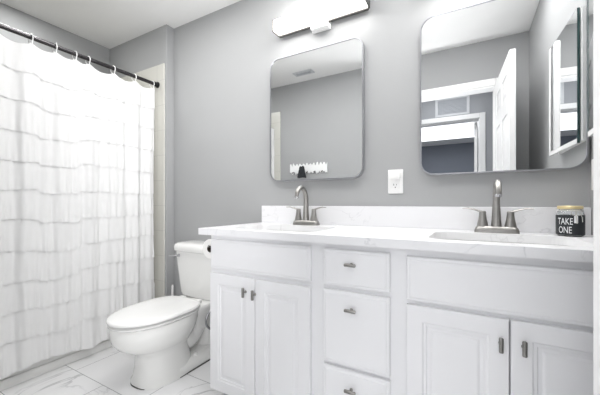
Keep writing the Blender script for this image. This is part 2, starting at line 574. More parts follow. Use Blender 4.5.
def knob(parent, x, z, vertical):
    bm = bm_new()
    add_lathe(bm, [(0.0065, 0), (0.0065, 0.002), (0.0045, 0.004), (0.0045, 0.020)], (0, 0, 0), 14, 'Y')
    for v in bm.verts: v.co = Vector((x + v.co.x, DY - v.co.y, z + v.co.z))
    b2 = 0.022
    if vertical:
        add_tube(bm, [(x, DY - 0.021, z - b2), (x, DY - 0.021, z - b2 + 0.002), (x, DY - 0.021, z + b2 - 0.002), (x, DY - 0.021, z + b2)], [0.0055, 0.0065, 0.0065, 0.0055], 14)
    else:
        add_tube(bm, [(x - b2, DY - 0.021, z), (x - b2 + 0.002, DY - 0.021, z), (x + b2 - 0.002, DY - 0.021, z), (x + b2, DY - 0.021, z)], [0.0055, 0.0065, 0.0065, 0.0055], 14)
    obj('knob', bm, 'pull', parent)

DZ0, DZ1, FZ0, FZ1 = 0.08, 0.667, 0.690, 0.838
A0, A1, AM = -1.154, -0.582, -0.870
C0, C1 = -0.197, 0.412
CM = 0.1065
obj('false_drawer_front', slab_front(A0, A1, FZ0, FZ1), 'cabinet', van, smooth=False)
obj('false_drawer_front', slab_front(C0, C1, FZ0 - 0.014, FZ1 - 0.006), 'cabinet', van, smooth=False)
for x0, x1, kx, kz, t in ((A0, AM - 0.0015, AM - 0.052, 0.602, 0), (AM + 0.0015, A1, AM + 0.003, 0.598, 0),
                       (C0, CM - 0.0015, CM - 0.024, 0.588, -0.006), (CM + 0.0015, C1, CM + 0.034, 0.590, -0.006)):
    d = obj('door', panel_front(x0, x1, DZ0, DZ1 + t), 'cabinet', van, smooth=False)
    knob(d, kx, kz, True)
B0, B1 = -0.522, -0.256
for z0, z1 in ((0.690, 0.836), (0.380, 0.672), (0.08, 0.366)):
    d = obj('drawer', slab_front(B0, B1, z0, z1), 'cabinet', van, smooth=False)
    knob(d, -0.400, {0.690: 0.782, 0.380: 0.607, 0.08: 0.298}[z0], False)

# ------------------------------------------------------------------ countertop with two sink cut-outs
CT0, CT1 = CZ, 0.892
CX0, CX1, CY0 = -1.207, XR - 0.001, -0.557
FX = (-0.834, 0.099)           # sink and faucet centres
ctop = thing('countertop', 'white marbled stone countertop with two sink cut-outs, on the vanity', 'countertop', (-0.37, -0.28, CT0))
bm = bm_new()
loops = []
outer = [(CX0, CY0), (CX1, CY0), (CX1, -0.001), (CX0, -0.001)]
outs = []
def edge_loop(pts, z):
    vv = [bm.verts.new((x, y, z)) for x, y in pts]
    return [bm.edges.new((vv[i], vv[(i + 1) % len(vv)])) for i in range(len(vv))]
es = edge_loop(outer, CT1)
SW, SY0, SY1 = 0.235, -0.475, -0.155
for fx in FX:
    es += edge_loop(rrect(fx - SW, fx + SW, SY0, SY1, 0.06, 8), CT1)
r = bmesh.ops.triangle_fill(bm, use_beauty=True, use_dissolve=False, edges=es)
fs = [g for g in r['geom'] if isinstance(g, bmesh.types.BMFace)]
ex = bmesh.ops.extrude_face_region(bm, geom=fs)
for g in ex['geom']:
    if isinstance(g, bmesh.types.BMVert): g.co.z = CT0
obj('slab', bm, 'quartz', ctop, smooth=False)
bm = bm_new(); add_box(bm, CX0, CX1, -0.021, -0.001, CT1, CT1 + 0.11, 0.0015, 1); tag(obj('backsplash', bm, 'quartz', None, smooth=False), 'low white marbled stone backsplash along the wall behind the faucets', 'backsplash')

def sink(fx, label):
    s = thing('sink', label, 'sink', (fx, (SY0 + SY1) / 2, CT0 - 0.15), 'undermount sinks')
    bm = bm_new()
    rings = []
    for ins, z, rr in ((-0.015, CT0 - 0.001, 0.075), (-0.015, CT0 - 0.012, 0.075), (-0.006, CT0 - 0.10, 0.07), (0.05, CT0 - 0.145, 0.06), (0.10, CT0 - 0.15, 0.05)):
        rings.append([(x, y, z) for x, y in rrect(fx - SW + ins, fx + SW - ins, SY0 + ins, SY1 - ins, rr, 8)])
    inner = []
    for ins, z, rr in ((0.10, CT0 - 0.140, 0.045), (0.055, CT0 - 0.135, 0.055), (0.008, CT0 - 0.095, 0.06), (-0.002, CT0 - 0.012, 0.06), (-0.002, CT0 - 0.001, 0.06)):
        inner.append([(x, y, z) for x, y in rrect(fx - SW + ins, fx + SW - ins, SY0 + ins, SY1 - ins, rr, 8)])
    rows = add_loft(bm, rings, False, True)
    rows2 = add_loft(bm, inner, True, False)
    n = len(rows[0])
    for i in range(n):
        j = (i + 1) % n
        bm.faces.new((rows[0][i], rows2[-1][i], rows2[-1][j], rows[0][j]))
    obj('basin', bm, 'porcelain', s, angle=50)
    bm = bm_new()
    add_lathe(bm, [(0.0, -0.1395), (0.021, -0.1395), (0.021, -0.137), (0.015, -0.136), (0.013, -0.138), (0, -0.138)], (fx, (SY0 + SY1) / 2, CT0), 24)
    obj('drain', bm, 'chrome', s)
sink(FX[0], 'left sink sunk in the white counter, before the faucet under the left mirror')
sink(FX[1], 'right sink sunk in the white counter, before the faucet beside the black jar')

# ------------------------------------------------------------------ faucets (arched spout, two levers)
def make_faucet(label):
    f = thing('faucet', label, 'faucet', (0, 0, 0), 'two-lever arched faucets')
    # base plate: rounded, tapering upward
    bm = bm_new()
    rings = []
    for hw, hd, z in ((0.082, 0.029, 0.0), (0.082, 0.029, 0.008), (0.077, 0.025, 0.022), (0.070, 0.020, 0.027)):
        rings.append([(x, y, z) for x, y in rrect(-hw, hw, -hd, hd, hd * 0.7, 6)])
    add_loft(bm, rings)
    obj('base_plate', bm, 'nickel', f)
    bm = bm_new()
    pts = [Vector((0, 0, 0.02)), Vector((0, 0, 0.06)), Vector((0, 0, 0.11))] + bez((0, 0, 0.135), (0, 0.004, 0.228), (0, -0.105, 0.240), (0, -0.110, 0.160), 18)
    rad = [0.0205, 0.0175, 0.0150] + [0.0138 - 0.0018 * i / 18 for i in range(19)]
    add_tube(bm, pts, rad, 18)
    obj('spout', bm, 'nickel', f)
    bm = bm_new()
    add_lathe(bm, [(0.0105, 0), (0.0125, 0.001), (0.0125, 0.010), (0.0115, 0.012)], (0, -0.110, 0.152), 16)
    obj('aerator', bm, 'chrome', f)
    for s in (-1, 1):
        bm = bm_new()
        cx = s * 0.051
        add_lathe(bm, [(0.0235, 0.022), (0.021, 0.034), (0.016, 0.058), (0.0135, 0.078), (0.0135, 0.088), (0.010, 0.094), (0, 0.095)], (cx, 0, 0), 20)
        # lever: flattened, running outwards and very slightly up, flaring at the end
        pts = [Vector((cx - s * 0.012, 0, 0.089)), Vector((cx + s * 0.005, 0, 0.0905)), Vector((cx + s * 0.03, -0.002, 0.099)), Vector((cx + s * 0.055, -0.004, 0.1045)), Vector((cx + s * 0.078, -0.005, 0.104))]
        rings = []
        for p, (hw, ht) in zip(pts, ((0.006, 0.004), (0.010, 0.0055), (0.0085, 0.0042), (0.0088, 0.0036), (0.0068, 0.0025))):
            rings.append([p + Vector((0, hw * math.cos(a), ht * math.sin(a))) for a in [2 * PI * k / 12 for k in range(12)]])
        add_loft(bm, rings)
        obj('handle', bm, 'nickel', f)
    bm = bm_new()
    add_tube(bm, [(0, 0.024, 0.02), (0, 0.024, 0.05)], 0.0025, 8)
    add_lathe(bm, [(0, 0.062), (0.005, 0.061), (0.006, 0.055), (0.004, 0.05), (0.0, 0.0499)], (0, 0.024, 0), 12)
    obj('lift_rod', bm, 'nickel', f)
    return f
FYC = -0.092
f1 = make_faucet('brushed nickel faucet below the left mirror, nearer the toilet')
f1.location = (FX[0], FYC, CT1)
dup(f1, (FX[1], FYC, CT1), 'brushed nickel faucet below the right mirror, beside the black jar')

# ------------------------------------------------------------------ vanity mirrors
def wall_mirror(x0, x1, z0, z1, label):
    m = thing('wall_mirror', label, 'mirror', ((x0 + x1) / 2, 0, z0), 'rounded vanity mirrors')
    R, fw = 0.065, 0.007
    bm = bm_new()
    o_ = rrect(x0, x1, z0, z1, R, 10)
    i_ = rrect(x0 + fw, x1 - fw, z0 + fw, z1 - fw, R - fw, 10)
    rings = [[(x, -0.002, z) for x, z in o_], [(x, -0.026, z) for x, z in o_], [(x, -0.028, z) for x, z in rrect(x0 + .002, x1 - .002, z0 + .002, z1 - .002, R - .002, 10)],
             [(x, -0.028, z) for x, z in i_], [(x, -0.020, z) for x, z in i_], [(x, -0.002, z) for x, z in i_]]
    rows = add_loft(bm, rings, False, False)
    n = len(o_)
    for i in range(n):
        j = (i + 1) % n
        bm.faces.new((rows[-1][i], rows[-1][j], rows[0][j], rows[0][i]))
    obj('frame', bm, 'frame', m)
    bm = bm_new()
    g = rrect(x0 + fw, x1 - fw, z0 + fw, z1 - fw, R - fw, 10)
    add_loft(bm, [[(x, -0.018, z) for x, z in g], [(x, -0.023, z) for x, z in g]])
    obj('mirror_glass', bm, 'mirror', m, smooth=False)
wall_mirror(-1.138, -0.512, 1.158, 1.948, 'rounded silver framed mirror above the left faucet')
wall_mirror(-0.220, 0.416, 1.158, 1.948, 'rounded silver framed mirror above the right faucet, reflecting the open door')

# ------------------------------------------------------------------ vanity light bars
def light_bar(cx, label, z0=2.082):
    hw, hz, yb, yf = 0.297, 0.066, -0.022, -0.098
    t = thing('vanity_light', label, 'light', (cx, 0, z0), 'vanity light bars')
    bm = bm_new(); add_box(bm, cx - hw + 0.0078, cx + hw - 0.0078, yf, yb - 0.003, z0 + 0.003, z0 + hz, 0.004, 2); obj('diffuser', bm, 'diffuser', t, label='lit white diffuser')
    for s in (-1, 1):
        bm = bm_new()
        xa, xb = sorted((cx + s * hw, cx + s * (hw - 0.0075)))
        add_box(bm, xa, xb, yf - 0.002, yb, z0 - 0.001, z0 + hz + 0.002, 0.001, 1)
        obj('end_cap', bm, 'bar_metal', t, label='chrome end cap')
    bm = bm_new(); add_box(bm, cx - hw + 0.0076, cx + hw - 0.0076, yb - 0.0028, yb + 0.004, z0 - 0.006, z0 + hz)
    add_box(bm, cx - hw + 0.0076, cx + hw - 0.0076, yb - 0.016, yb - 0.0028, z0 - 0.006, z0 + 0.0025); obj('back_rail', bm, 'bar_metal', t)
    bm = bm_new(); add_box(bm, cx - 0.06, cx + 0.06, -0.0175, -0.001, z0 - 0.036, z0 + hz + 0.02, 0.003, 2)
    add_box(bm, cx - 0.055, cx + 0.055, -0.05, -0.0175, z0 - 0.034, z0 - 0.0065, 0.003, 2)
    obj('wall_bracket', bm, 'plastic', t)
light_bar(-0.772, 'lit white vanity light bar with chrome ends above the left mirror')
light_bar(0.095, 'lit white vanity light bar above the right mirror, over the top edge of view')

# ------------------------------------------------------------------ outlet and switch plates
t = thing('wall_outlet', 'white double wall outlet between the two mirrors', 'outlet', (-0.344, 0, 1.133))
bm = bm_new(); add_box(bm, -0.383, -0.305, -0.007, -0.0005, 1.070, 1.197, 0.003, 2); obj('plate', bm, 'plastic', t)
bm = bm_new(); add_box(bm, -0.365, -0.323, -0.0105, -0.0068, 1.095, 1.172, 0.0015, 2); obj('receptacle', bm, 'plastic', t)
bm = bm_new()
for zc in (1.113,):
    add_box(bm, -0.353, -0.3505, -0.0112, -0.0104, zc - 0.001, zc + 0.009)
    add_box(bm, -0.338, -0.3355, -0.0112, -0.0104, zc, zc + 0.007)
    add_lathe(bm, [(0.003, 0), (0.003, 0.0008)], (-0.344, -0.0112, zc - 0.010), 10, 'Y')
obj('socket_slots', bm, 'slot', t, smooth=False, label='dark socket slots')
bm = bm_new(); add_box(bm, -0.371, -0.317, -0.030, -0.0108, 1.146, 1.184, 0.004, 2); obj('plug_cap', bm, 'plastic', t)
for zz in (1.0755, 1.1915):
    bm = bm_new(); add_lathe(bm, [(0.003, 0), (0.0025, -0.001)], (-0.344, -0.007, zz), 10, 'Y')
    obj('screw', bm, 'plastic', t)

t = thing('light_switch', 'white switch plate on the right wall at the corner', 'switch', (XR, -0.09, 1.13))
bm = bm_new(); add_box(bm, XR - 0.008, XR - 0.0005, -0.128, -0.045, 1.070, 1.192, 0.003, 2); obj('plate', bm, 'plastic', t)
bm = bm_new(); add_box(bm, XR - 0.013, XR - 0.0078, -0.103, -0.070, 1.098, 1.164, 0.0015, 2); obj('rocker', bm, 'plastic', t)

# ------------------------------------------------------------------ mirrored cabinet on the right wall, door slightly ajar
t = thing('medicine_cabinet', 'mirrored medicine cabinet with ajar door on the right wall', 'cabinet', (XR, -0.27, 1.28))
bm = bm_new()
add_box(bm, XR - 0.018, XR - 0.0005, -0.47, -0.075, 1.280, 1.840, 0.002, 1)
obj('cabinet_frame', bm, 'trim', t)
ang = math.asin(0.057)
def door_pt(l, o, z):   # l along the door from its hinge side, o out from its back
    dx, dy = -math.sin(ang), -math.cos(ang)
    return Vector((0.404 + dx * l - o * math.cos(ang), -0.0873 + dy * l + o * math.sin(ang), z))
def door_box(bm, l0, l1, o0, o1, z0, z1):
    add_loft(bm, [[door_pt(l0, o0, z), door_pt(l1, o0, z), door_pt(l1, o1, z), door_pt(l0, o1, z)] for z in (z0, z1)])
Lw, z0, z1 = 0.398, 1.274, 1.846
md = bm_new(); door_box(md, 0.004, Lw, 0, 0.004, z0, z1)
door_box(md, Lw - 0.024, Lw, 0.0042, 0.0085, z0, z1); door_box(md, 0.004, Lw - 0.0242, 0.0042, 0.0085, z0, z0 + 0.020)
dd = obj('door', md, 'trim', t, smooth=False)
bm = bm_new(); door_box(bm, 0.004, Lw - 0.0245, 0.0045, 0.0075, z0 + 0.0205, z1); obj('mirror_glass', bm, 'mirror', dd, smooth=False)
bm = bm_new(); door_box(bm, 0.0, 0.0038, 0.0, 0.0085, z0, z1); obj('glass_edge', bm, 'glass_edge', dd, smooth=False)

# ------------------------------------------------------------------ vents
t = thing('air_vent', 'square return air grille on the hall wall above the far doorway', 'vent', (-0.195, HY, 2.22))
bm = bm_new()
for a, b, c, d in ((-0.385, -0.355, 2.10, 2.335), (-0.035, -0.005, 2.10, 2.335), (-0.355, -0.035, 2.10, 2.128), (-0.355, -0.035, 2.307, 2.335)):
    add_box(bm, a, b, HY + 0.0005, HY + 0.012, c, d)
obj('frame', bm, 'grille', t, smooth=False)
bm = bm_new(); add_box(bm, -0.355, -0.035, HY + 0.0005, HY + 0.004, 2.128, 2.307)
obj('backing', bm, 'grille_dark', t, smooth=False)
bm = bm_new()
for i in range(11):
    z = 2.136 + i * 0.0158
    add_box(bm, -0.355, -0.035, HY + 0.0042, HY + 0.009, z, z + 0.006)
obj('louvre', bm, 'grille_dark', t, smooth=False)

def ceiling_vent(name, label, cx, cy, hx, hy, slats):
    t = thing(name, label, 'vent', (cx, cy, H))
    bm = bm_new()
    rings = []
    for ins, z in ((0, H - 0.0005), (0.004, H - 0.010), (0.022, H - 0.014), (0.026, H - 0.008)):
        rings.append([(cx - hx + ins, cy - hy + ins, z), (cx + hx - ins, cy - hy + ins, z), (cx + hx - ins, cy + hy - ins, z), (cx - hx + ins, cy + hy - ins, z)])
    add_loft(bm, rings, True, True)
    obj('frame', bm, 'grille', t, smooth=False)
    bm = bm_new()
    for i in range(slats):
        y = cy - hy + 0.035 + (2 * hy - 0.07) * i / (slats - 1)
        add_box(bm, cx - hx + 0.03, cx + hx - 0.03, y - 0.003, y + 0.003, H - 0.0135, H - 0.0085)
    obj('louvre', bm, 'grille_dark', t, smooth=False)
ceiling_vent('exhaust_fan', 'square exhaust fan cover on the ceiling, seen in the left mirror', -1.580, -1.29, 0.115, 0.048, 5)
ceiling_vent('ceiling_register', 'ceiling air register seen at the top of the right mirror', 0.075, -0.83, 0.10, 0.075, 7)

# ------------------------------------------------------------------ bathtub
TX0, TX1, TY0, TY1, TH = XL + 0.0125, -2.225, YB + 0.0125, FUR - 0.0125, 0.39
t = thing('bathtub', 'white alcove bathtub behind the ruffled curtain', 'bathtub', ((TX0 + TX1) / 2, (TY0 + TY1) / 2, 0))
bm = bm_new()
prof = [(0, 0.0, 0.004), (0, TH - 0.02, 0.004), (0.004, TH - 0.004, 0.006), (0.012, TH, 0.01), (0.07, TH, 0.09), (0.085, TH - 0.012, 0.10), (0.11, 0.20, 0.12), (0.15, 0.11, 0.12), (0.20, 0.09, 0.10)]
rings = []
for ins, z, rr in prof:
    rings.append([(x, y, z) for x, y in rrect(TX0 + ins, TX1 - ins, TY0 + ins, TY1 - ins, rr, 8)])
add_loft(bm, rings)
obj('tub_shell', bm, 'acrylic', t, angle=50)
bm = bm_new(); add_box(bm, TX1 - 0.001, TX1 + 0.007, TY0 + 0.01, TY1 - 0.01, 0.0, 0.055, 0.003, 2)
obj('apron_skirt', bm, 'acrylic', t)

# ------------------------------------------------------------------ curtain rod, rings, curtain
RX, RZ = -2.19, 1.968
t = thing('shower_rod', 'dark metal shower rod spanning the tub alcove', 'rod', (RX, -0.8, RZ))
bm = bm_new(); add_tube(bm, [(RX, YB + 0.02, RZ), (RX, -0.8, RZ), (RX, FUR - 0.02, RZ)], 0.0135, 20); obj('pole', bm, 'rod', t)
for y, s in ((FUR - 0.0125, -1), (YB + 0.0125, 1)):
    bm = bm_new()
    add_lathe(bm, [(0, 0), (0.024, 0), (0.024, s * 0.006), (0.019, s * 0.010), (0.018, s * 0.032), (0.0138, s * 0.034)], (RX, y, RZ), 24, 'Y')
    obj('end_flange', bm, 'flange', t, label='black end flange')

ring_y = [-0.135, -0.282, -0.435, -0.595, -0.672, -0.777, -0.892, -1.05, -1.18, -1.31, -1.43]
CXX = -2.172
def sag(y):
    for a, b in zip(ring_y, ring_y[1:]):
        if b <= y <= a:
            u = (y - b) / (a - b)
            w = a - b
            return 0.024 * (w / 0.15) * 4 * u * (1 - u)
    return 0.0
def fold(y):
    return (0.012 * math.sin(y * 41 + 0.7) + 0.009 * math.sin(y * 67 + 1.9 + 1.2 * math.sin(y * 9)) + 0.005 * math.sin(y * 113 + 0.4))
ZT = 1.928
NT = 11
ZB = 0.098
bm = bm_new()
NY = 260
yA, yB_ = -0.125, -1.475
tier_h = (ZT - ZB) / NT
def seam(k, y):
    """height of the seam at the top of strip k: wanders a little, and pleats pinch it out of line in two places"""
    if k == 0: return ZT
    z = ZT - k * tier_h + 0.008 * math.sin(y * 6.1 + k * 1.3) + 0.003 * math.sin(y * 31 + k * 2.1)
    if k == NT: return z + 0.012 * math.sin(y * 15 + 1.0)
    step = lambda e: 1 / (1 + math.exp(-(y - e) / 0.004))
    return z + 0.026 * (step(-0.655) - 0.5) - 0.020 * (step(-0.86) - 0.5)
for k in range(NT):
    rows = []
    NR = 8
    for r in range(NR + 1):
        u = r / NR
        row = []
        for i in range(NY + 1):
            s = i / NY
            y = yA + (yB_ - yA) * s
            ztop = seam(k, y) + (0.0 if k == 0 else 0.004)
            zbot = seam(k + 1, y) - 0.004
            z = ztop + (zbot - ztop) * u
            depth = min(1.0, max(0.0, (ZT - z) / 0.5))
            amp = 0.35 + 0.65 * depth
            ruff = 0.0030 * math.sin(y * 175 + 2.7 * k + 2 * math.sin(y * 23 + k)) + 0.003 * noise.noise(Vector((y * 30, k * 3.7, z * 4)))
            near = max(0.0, min(1.0, (-1.22 - y) / 0.15))
            x = CXX + amp * fold(y) * 0.6 + u * (0.0045 + ruff) + 0.08 * near
            zz = z - sag(y) * max(0.0, 1 - (ZT - z) / 0.35)
            # the free edge at the far end swings in slightly
            yy = y - 0.012 * math.sin((ZT - z) * 1.7) * max(0, 1 - s * 6)
            row.append(bm.verts.new((x, yy, zz)))
        rows.append(row)
    for a, b in zip(rows, rows[1:]):
        for i in range(NY):
            bm.faces.new((a[i], a[i + 1], b[i + 1], b[i]))
cur = obj('shower_curtain', bm, 'fabric', None, angle=180)
so = cur.modifiers.new('thickness', 'SOLIDIFY'); so.thickness = 0.0010; so.offset = 0; so.use_rim = False
tag(cur, 'white shower curtain in ruffled tiers hanging before the tub', 'curtain')

def make_ring(label):
    t = thing('curtain_ring', label, 'curtain ring', (0, 0, 0), 'white curtain rings on the rod')
    bm = bm_new(); 
    add_torus(bm, (0, 0, -0.012), 0.0275, 0.003, 'Y', 28, 8)
    for v in bm.verts:
        if v.co.z < -0.02: v.co.z = -0.02 + (v.co.z + 0.02) * 1.7; v.co.x = v.co.x * 0.7 + 0.004
    obj('hook', bm, 'ring', t)
    bm = bm_new()
    add_lathe(bm, [(0, 0.004), (0.006, 0.003), (0.0075, 0), (0.006, -0.003), (0, -0.004)], (0.010, 0, -0.056), 14, 'X')
    obj('bead', bm, 'frame', t)
    return t
ords = ['last white curtain ring, nearest the far end of the rod', 'second white curtain ring from the far end of the rod', 'third white curtain ring from the far end of the rod',
        'fourth white curtain ring from the far end of the rod', 'fifth white curtain ring, just left of the close-set pair', 'sixth white curtain ring from the far end of the rod',
        'seventh white curtain ring from the far end, leftmost in the photo', 'eighth white curtain ring, out of view nearer the door', 'ninth white curtain ring, out of view nearer the door',
        'tenth white curtain ring, out of view nearer the door', 'white curtain ring at the rod end by the door, seen only in the mirror']
ords[3] = 'fourth white curtain ring from the far end, right one of the close-set pair'
ords[4] = 'fifth white curtain ring from the far end, left one of the close-set pair'
r0 = make_ring(ords[0])
r0.location = (RX, ring_y[0], RZ)
for lab, y in list(zip(ords, ring_y))[1:7]:
    dup(r0, (RX, y, RZ), lab)
dup(r0, (RX, ring_y[10], RZ), ords[10])

# ------------------------------------------------------------------ toilet
TCX = -1.612
to = thing('toilet', 'white two-piece toilet with closed lid beside the vanity', 'toilet', (TCX, -0.4, 0))
def egg(cx, yf, yb, hw, z, n=48, pw=2.3, taper=0.10, pb=None):
    """elongated bowl outline: yf = front tip (towards the room), yb = back"""
    pts = []
    cy, hl = (yf + yb) / 2, (yb - yf) / 2
    for k in range(n):
        a = 2 * PI * k / n
        c, s = math.cos(a), math.sin(a)
        q = pb if (pb and s > 0) else pw
        sx = math.copysign(abs(c) ** (2 / q), c); sy = math.copysign(abs(s) ** (2 / q), s)
        w = hw * (1 + taper * sy)
        pts.append((cx + sx * w, cy + sy * hl, z))
    return pts
bm = bm_new()
# bowl flowing into the front pedestal
rings = [egg(TCX, -0.635, -0.28, 0.140, 0.0, pw=2.6, taper=0.0),
         egg(TCX, -0.633, -0.28, 0.139, 0.012, pw=2.6, taper=0.0),
         egg(TCX, -0.624, -0.29, 0.128, 0.035, pw=2.5, taper=0.0),
         egg(TCX, -0.618, -0.30, 0.119, 0.09, pw=2.4, taper=0.0),
         egg(TCX, -0.618, -0.31, 0.113, 0.15, pw=2.3, taper=0.0),
         egg(TCX, -0.628, -0.31, 0.115, 0.178, pw=2.3, taper=0.02),
         egg(TCX, -0.675, -0.30, 0.138, 0.205, pw=2.2, taper=0.04),
         egg(TCX, -0.722, -0.29, 0.163, 0.235, pw=2.2, taper=0.05),
         egg(TCX, -0.746, -0.27, 0.177, 0.27, pw=2.2, taper=0.05),
         egg(TCX, -0.755, -0.255, 0.181, 0.31, pw=2.2, taper=0.05),
         egg(TCX, -0.757, -0.25, 0.180, 0.345, pw=2.2, taper=0.05),
         egg(TCX, -0.752, -0.25, 0.176, 0.355, pw=2.2, taper=0.05)]
add_loft(bm, rings)
# trapway: the curved outlet behind the pedestal, both sides drawn in
trap = bez((TCX, -0.36, 0.21), (TCX, -0.27, 0.06), (TCX, -0.20, 0.36), (TCX, -0.13, 0.27), 14)
trap += bez((TCX, -0.13, 0.27), (TCX, -0.10, 0.2), (TCX, -0.11, 0.1), (TCX, -0.13, 0.01), 8)[1:]
add_tube(bm, trap, [0.095 - 0.001 * i for i in range(len(trap))], 24)
# rear deck carrying the tank
rr = []
for hw, yf, yb, z in ((0.085, -0.30, -0.06, 0.20), (0.115, -0.32, -0.045, 0.30), (0.135, -0.33, -0.035, 0.340), (0.137, -0.33, -0.035, 0.366), (0.132, -0.328, -0.04, 0.372)):
    rr.append([(x, y, z) for x, y in rrect(TCX - hw, TCX + hw, yf, yb, 0.04, 6)])
add_loft(bm, rr)
# foot: floor flange running back from the pedestal
rr = []
for hw, z, yf in ((0.134, 0.0, -0.50), (0.134, 0.018, -0.50), (0.127, 0.045, -0.49), (0.108, 0.062, -0.47)):
    rr.append([(x, y, z) for x, y in rrect(TCX - hw, TCX + hw, yf, -0.10, 0.06, 8)])
add_loft(bm, rr)
obj('bowl', bm, 'porcelain', to, angle=60)
for s in (-1, 1):
    bm = bm_new()
    add_lathe(bm, [(0.017, 0.05), (0.017, 0.066), (0.014, 0.076), (0.007, 0.081), (0, 0.082)], (TCX + s * 0.095, -0.30, -0.006), 18)
    obj('bolt_cap', bm, 'porcelain', to)
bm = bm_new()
add_loft(bm, [egg(TCX, -0.639, -0.097, 0.1425, z, n=72, pw=2.6, taper=0.0, pb=5.0) for z in (0.0, 0.004)])  # dark ring puts the shadow gap at the caulk line into the shape
obj('floor_shadow_line', bm, 'slot', to, label='dark shadow gap line at the floor')
# seat ring (closed underneath the lid) and lid
def slab_egg(yf, yb, hw, zs, name, m, pw=2.25, dome=0.0):
    bm = bm_new()
    rings = []
    for ins, z in zs:
        rings.append(egg(TCX, yf + ins, yb - ins, hw - ins, z, 72, 2.12, 0.03, 3.6))
    add_loft(bm, rings)
    return obj(name, bm, m, to, angle=50)
slab_egg(-0.766, -0.285, 0.182, ((0.006, 0.3585), (0.002, 0.361), (0, 0.369), (0.012, 0.373)), 'seat', 'seat')
slab_egg(-0.770, -0.275, 0.185, ((0.012, 0.3800), (0.001, 0.384), (0, 0.394), (0.005, 0.400), (0.02, 0.403), (0.06, 0.406), (0.12, 0.408)), 'lid', 'seat')
for s in (-1, 1):
    bm = bm_new()
    add_box(bm, TCX + s * 0.075 - 0.022, TCX + s * 0.075 + 0.022, -0.285, -0.245, 0.372, 0.396, 0.006, 2)
    obj('hinge', bm, 'seat', to)
# tank: tapered, bowed front
def tank_ring(hw, yf, yb, z, bow, n=10):
    pts = []
    for x, y in rrect(-hw, hw, yf, yb, 0.045, 6):
        if y < (yf + yb) / 2: y -= bow * (1 - (x / hw) ** 2)
        pts.append((TCX + x, y, z))
    return pts
def sub_front(ring):
    return ring
bm = bm_new()
rr = []
for hw, yf, z in ((0.150, -0.165, 0.368), (0.185, -0.190, 0.376), (0.192, -0.198, 0.40), (0.214, -0.212, 0.60), (0.221, -0.216, 0.685)):
    ring = rrect(-hw, hw, yf, -0.02, 0.045, 6)
    # extra points along the straight front so the bow reads
    pts = []
    for i, (x, y) in enumerate(ring):
        pts.append((x, y))
        if i == 3 * 7 - 1:
            for q in range(1, 10):
                xx = -hw + 0.045 + (2 * hw - 0.09) * q / 10
                pts.append((xx, yf))
    rr.append([(TCX + x, (y - 0.012 * (1 - (x / hw) ** 2) if y < -0.1 else y), z) for x, y in pts])
add_loft(bm, rr)
obj('tank', bm, 'porcelain', to, angle=50)
bm = bm_new()
rr = []
for ins, z in ((0.006, 0.6855), (0, 0.692), (0, 0.718), (0.006, 0.732), (0.02, 0.740), (0.05, 0.744), (0.08, 0.745)):
    hw, yf, yb = 0.232 - ins, -0.228 + ins, -0.012 - ins
    ring = rrect(-hw, hw, yf, yb, max(0.012, 0.05 - ins * 0.4), 6)
    pts = []
    for i, (x, y) in enumerate(ring):
        pts.append((x, y))
        if i == 3 * 7 - 1:
            for q in range(1, 10):
                pts.append((-hw + 0.05 + (2 * hw - 0.1) * q / 10, yf))
    rr.append([(TCX + x, (y - 0.014 * (1 - (x / hw) ** 2) if y < -0.12 else y), z) for x, y in pts])
add_loft(bm, rr)
obj('tank_lid', bm, 'porcelain', to, angle=50)
bm = bm_new()
lx, ly, lz = TCX - 0.160, -0.219, 0.655
add_lathe(bm, [(0, 0), (0.013, 0), (0.013, -0.006), (0.008, -0.009), (0.007, -0.022), (0.0, -0.0225)], (lx, ly + 0.003, lz), 16, 'Y')
add_tube(bm, [(lx + 0.004, ly - 0.016, lz), (lx - 0.02, ly - 0.018, lz - 0.001), (lx - 0.05, ly - 0.017, lz - 0.004), (lx - 0.078, ly - 0.015, lz - 0.006)], [0.007, 0.0065, 0.007, 0.0085], 12, flat=0.8)
obj('flush_lever', bm, 'chrome', to, label='metal flush lever')

# water supply behind the toilet
t = thing('supply_valve', 'chrome water supply valve on the wall behind the toilet', 'valve', (-1.445, 0, 0.17))
bm = bm_new()
add_lathe(bm, [(0, 0), (0.026, 0), (0.024, -0.006), (0.009, -0.010), (0.009, -0.05), (0.013, -0.052), (0.013, -0.085), (0, -0.086)], (-1.445, -0.0165, 0.17), 18, 'Y')
add_tube(bm, [(-1.445, -0.085, 0.17), (-1.445, -0.085, 0.20)], 0.008, 12)
obj('valve_body', bm, 'chrome', t)
bm = bm_new()
add_lathe(bm, [(0.0, -0.102), (0.012, -0.104), (0.018, -0.110), (0.018, -0.116), (0, -0.118)], (-1.445, 0.0, 0.17), 16, 'Y')
add_tube(bm, [(-1.445, -0.10, 0.17), (-1.445, -0.112, 0.17)], 0.005, 10)
obj('valve_knob', bm, 'chrome', t)
bm = bm_new()
add_tube(bm, bez((-1.445, -0.085, 0.20), (-1.44, -0.30, 0.16), (-1.455, -0.36, 0.33), (-1.445, -0.14, 0.366), 20), 0.007, 10)
obj('supply_hose', bm, 'hose', t)

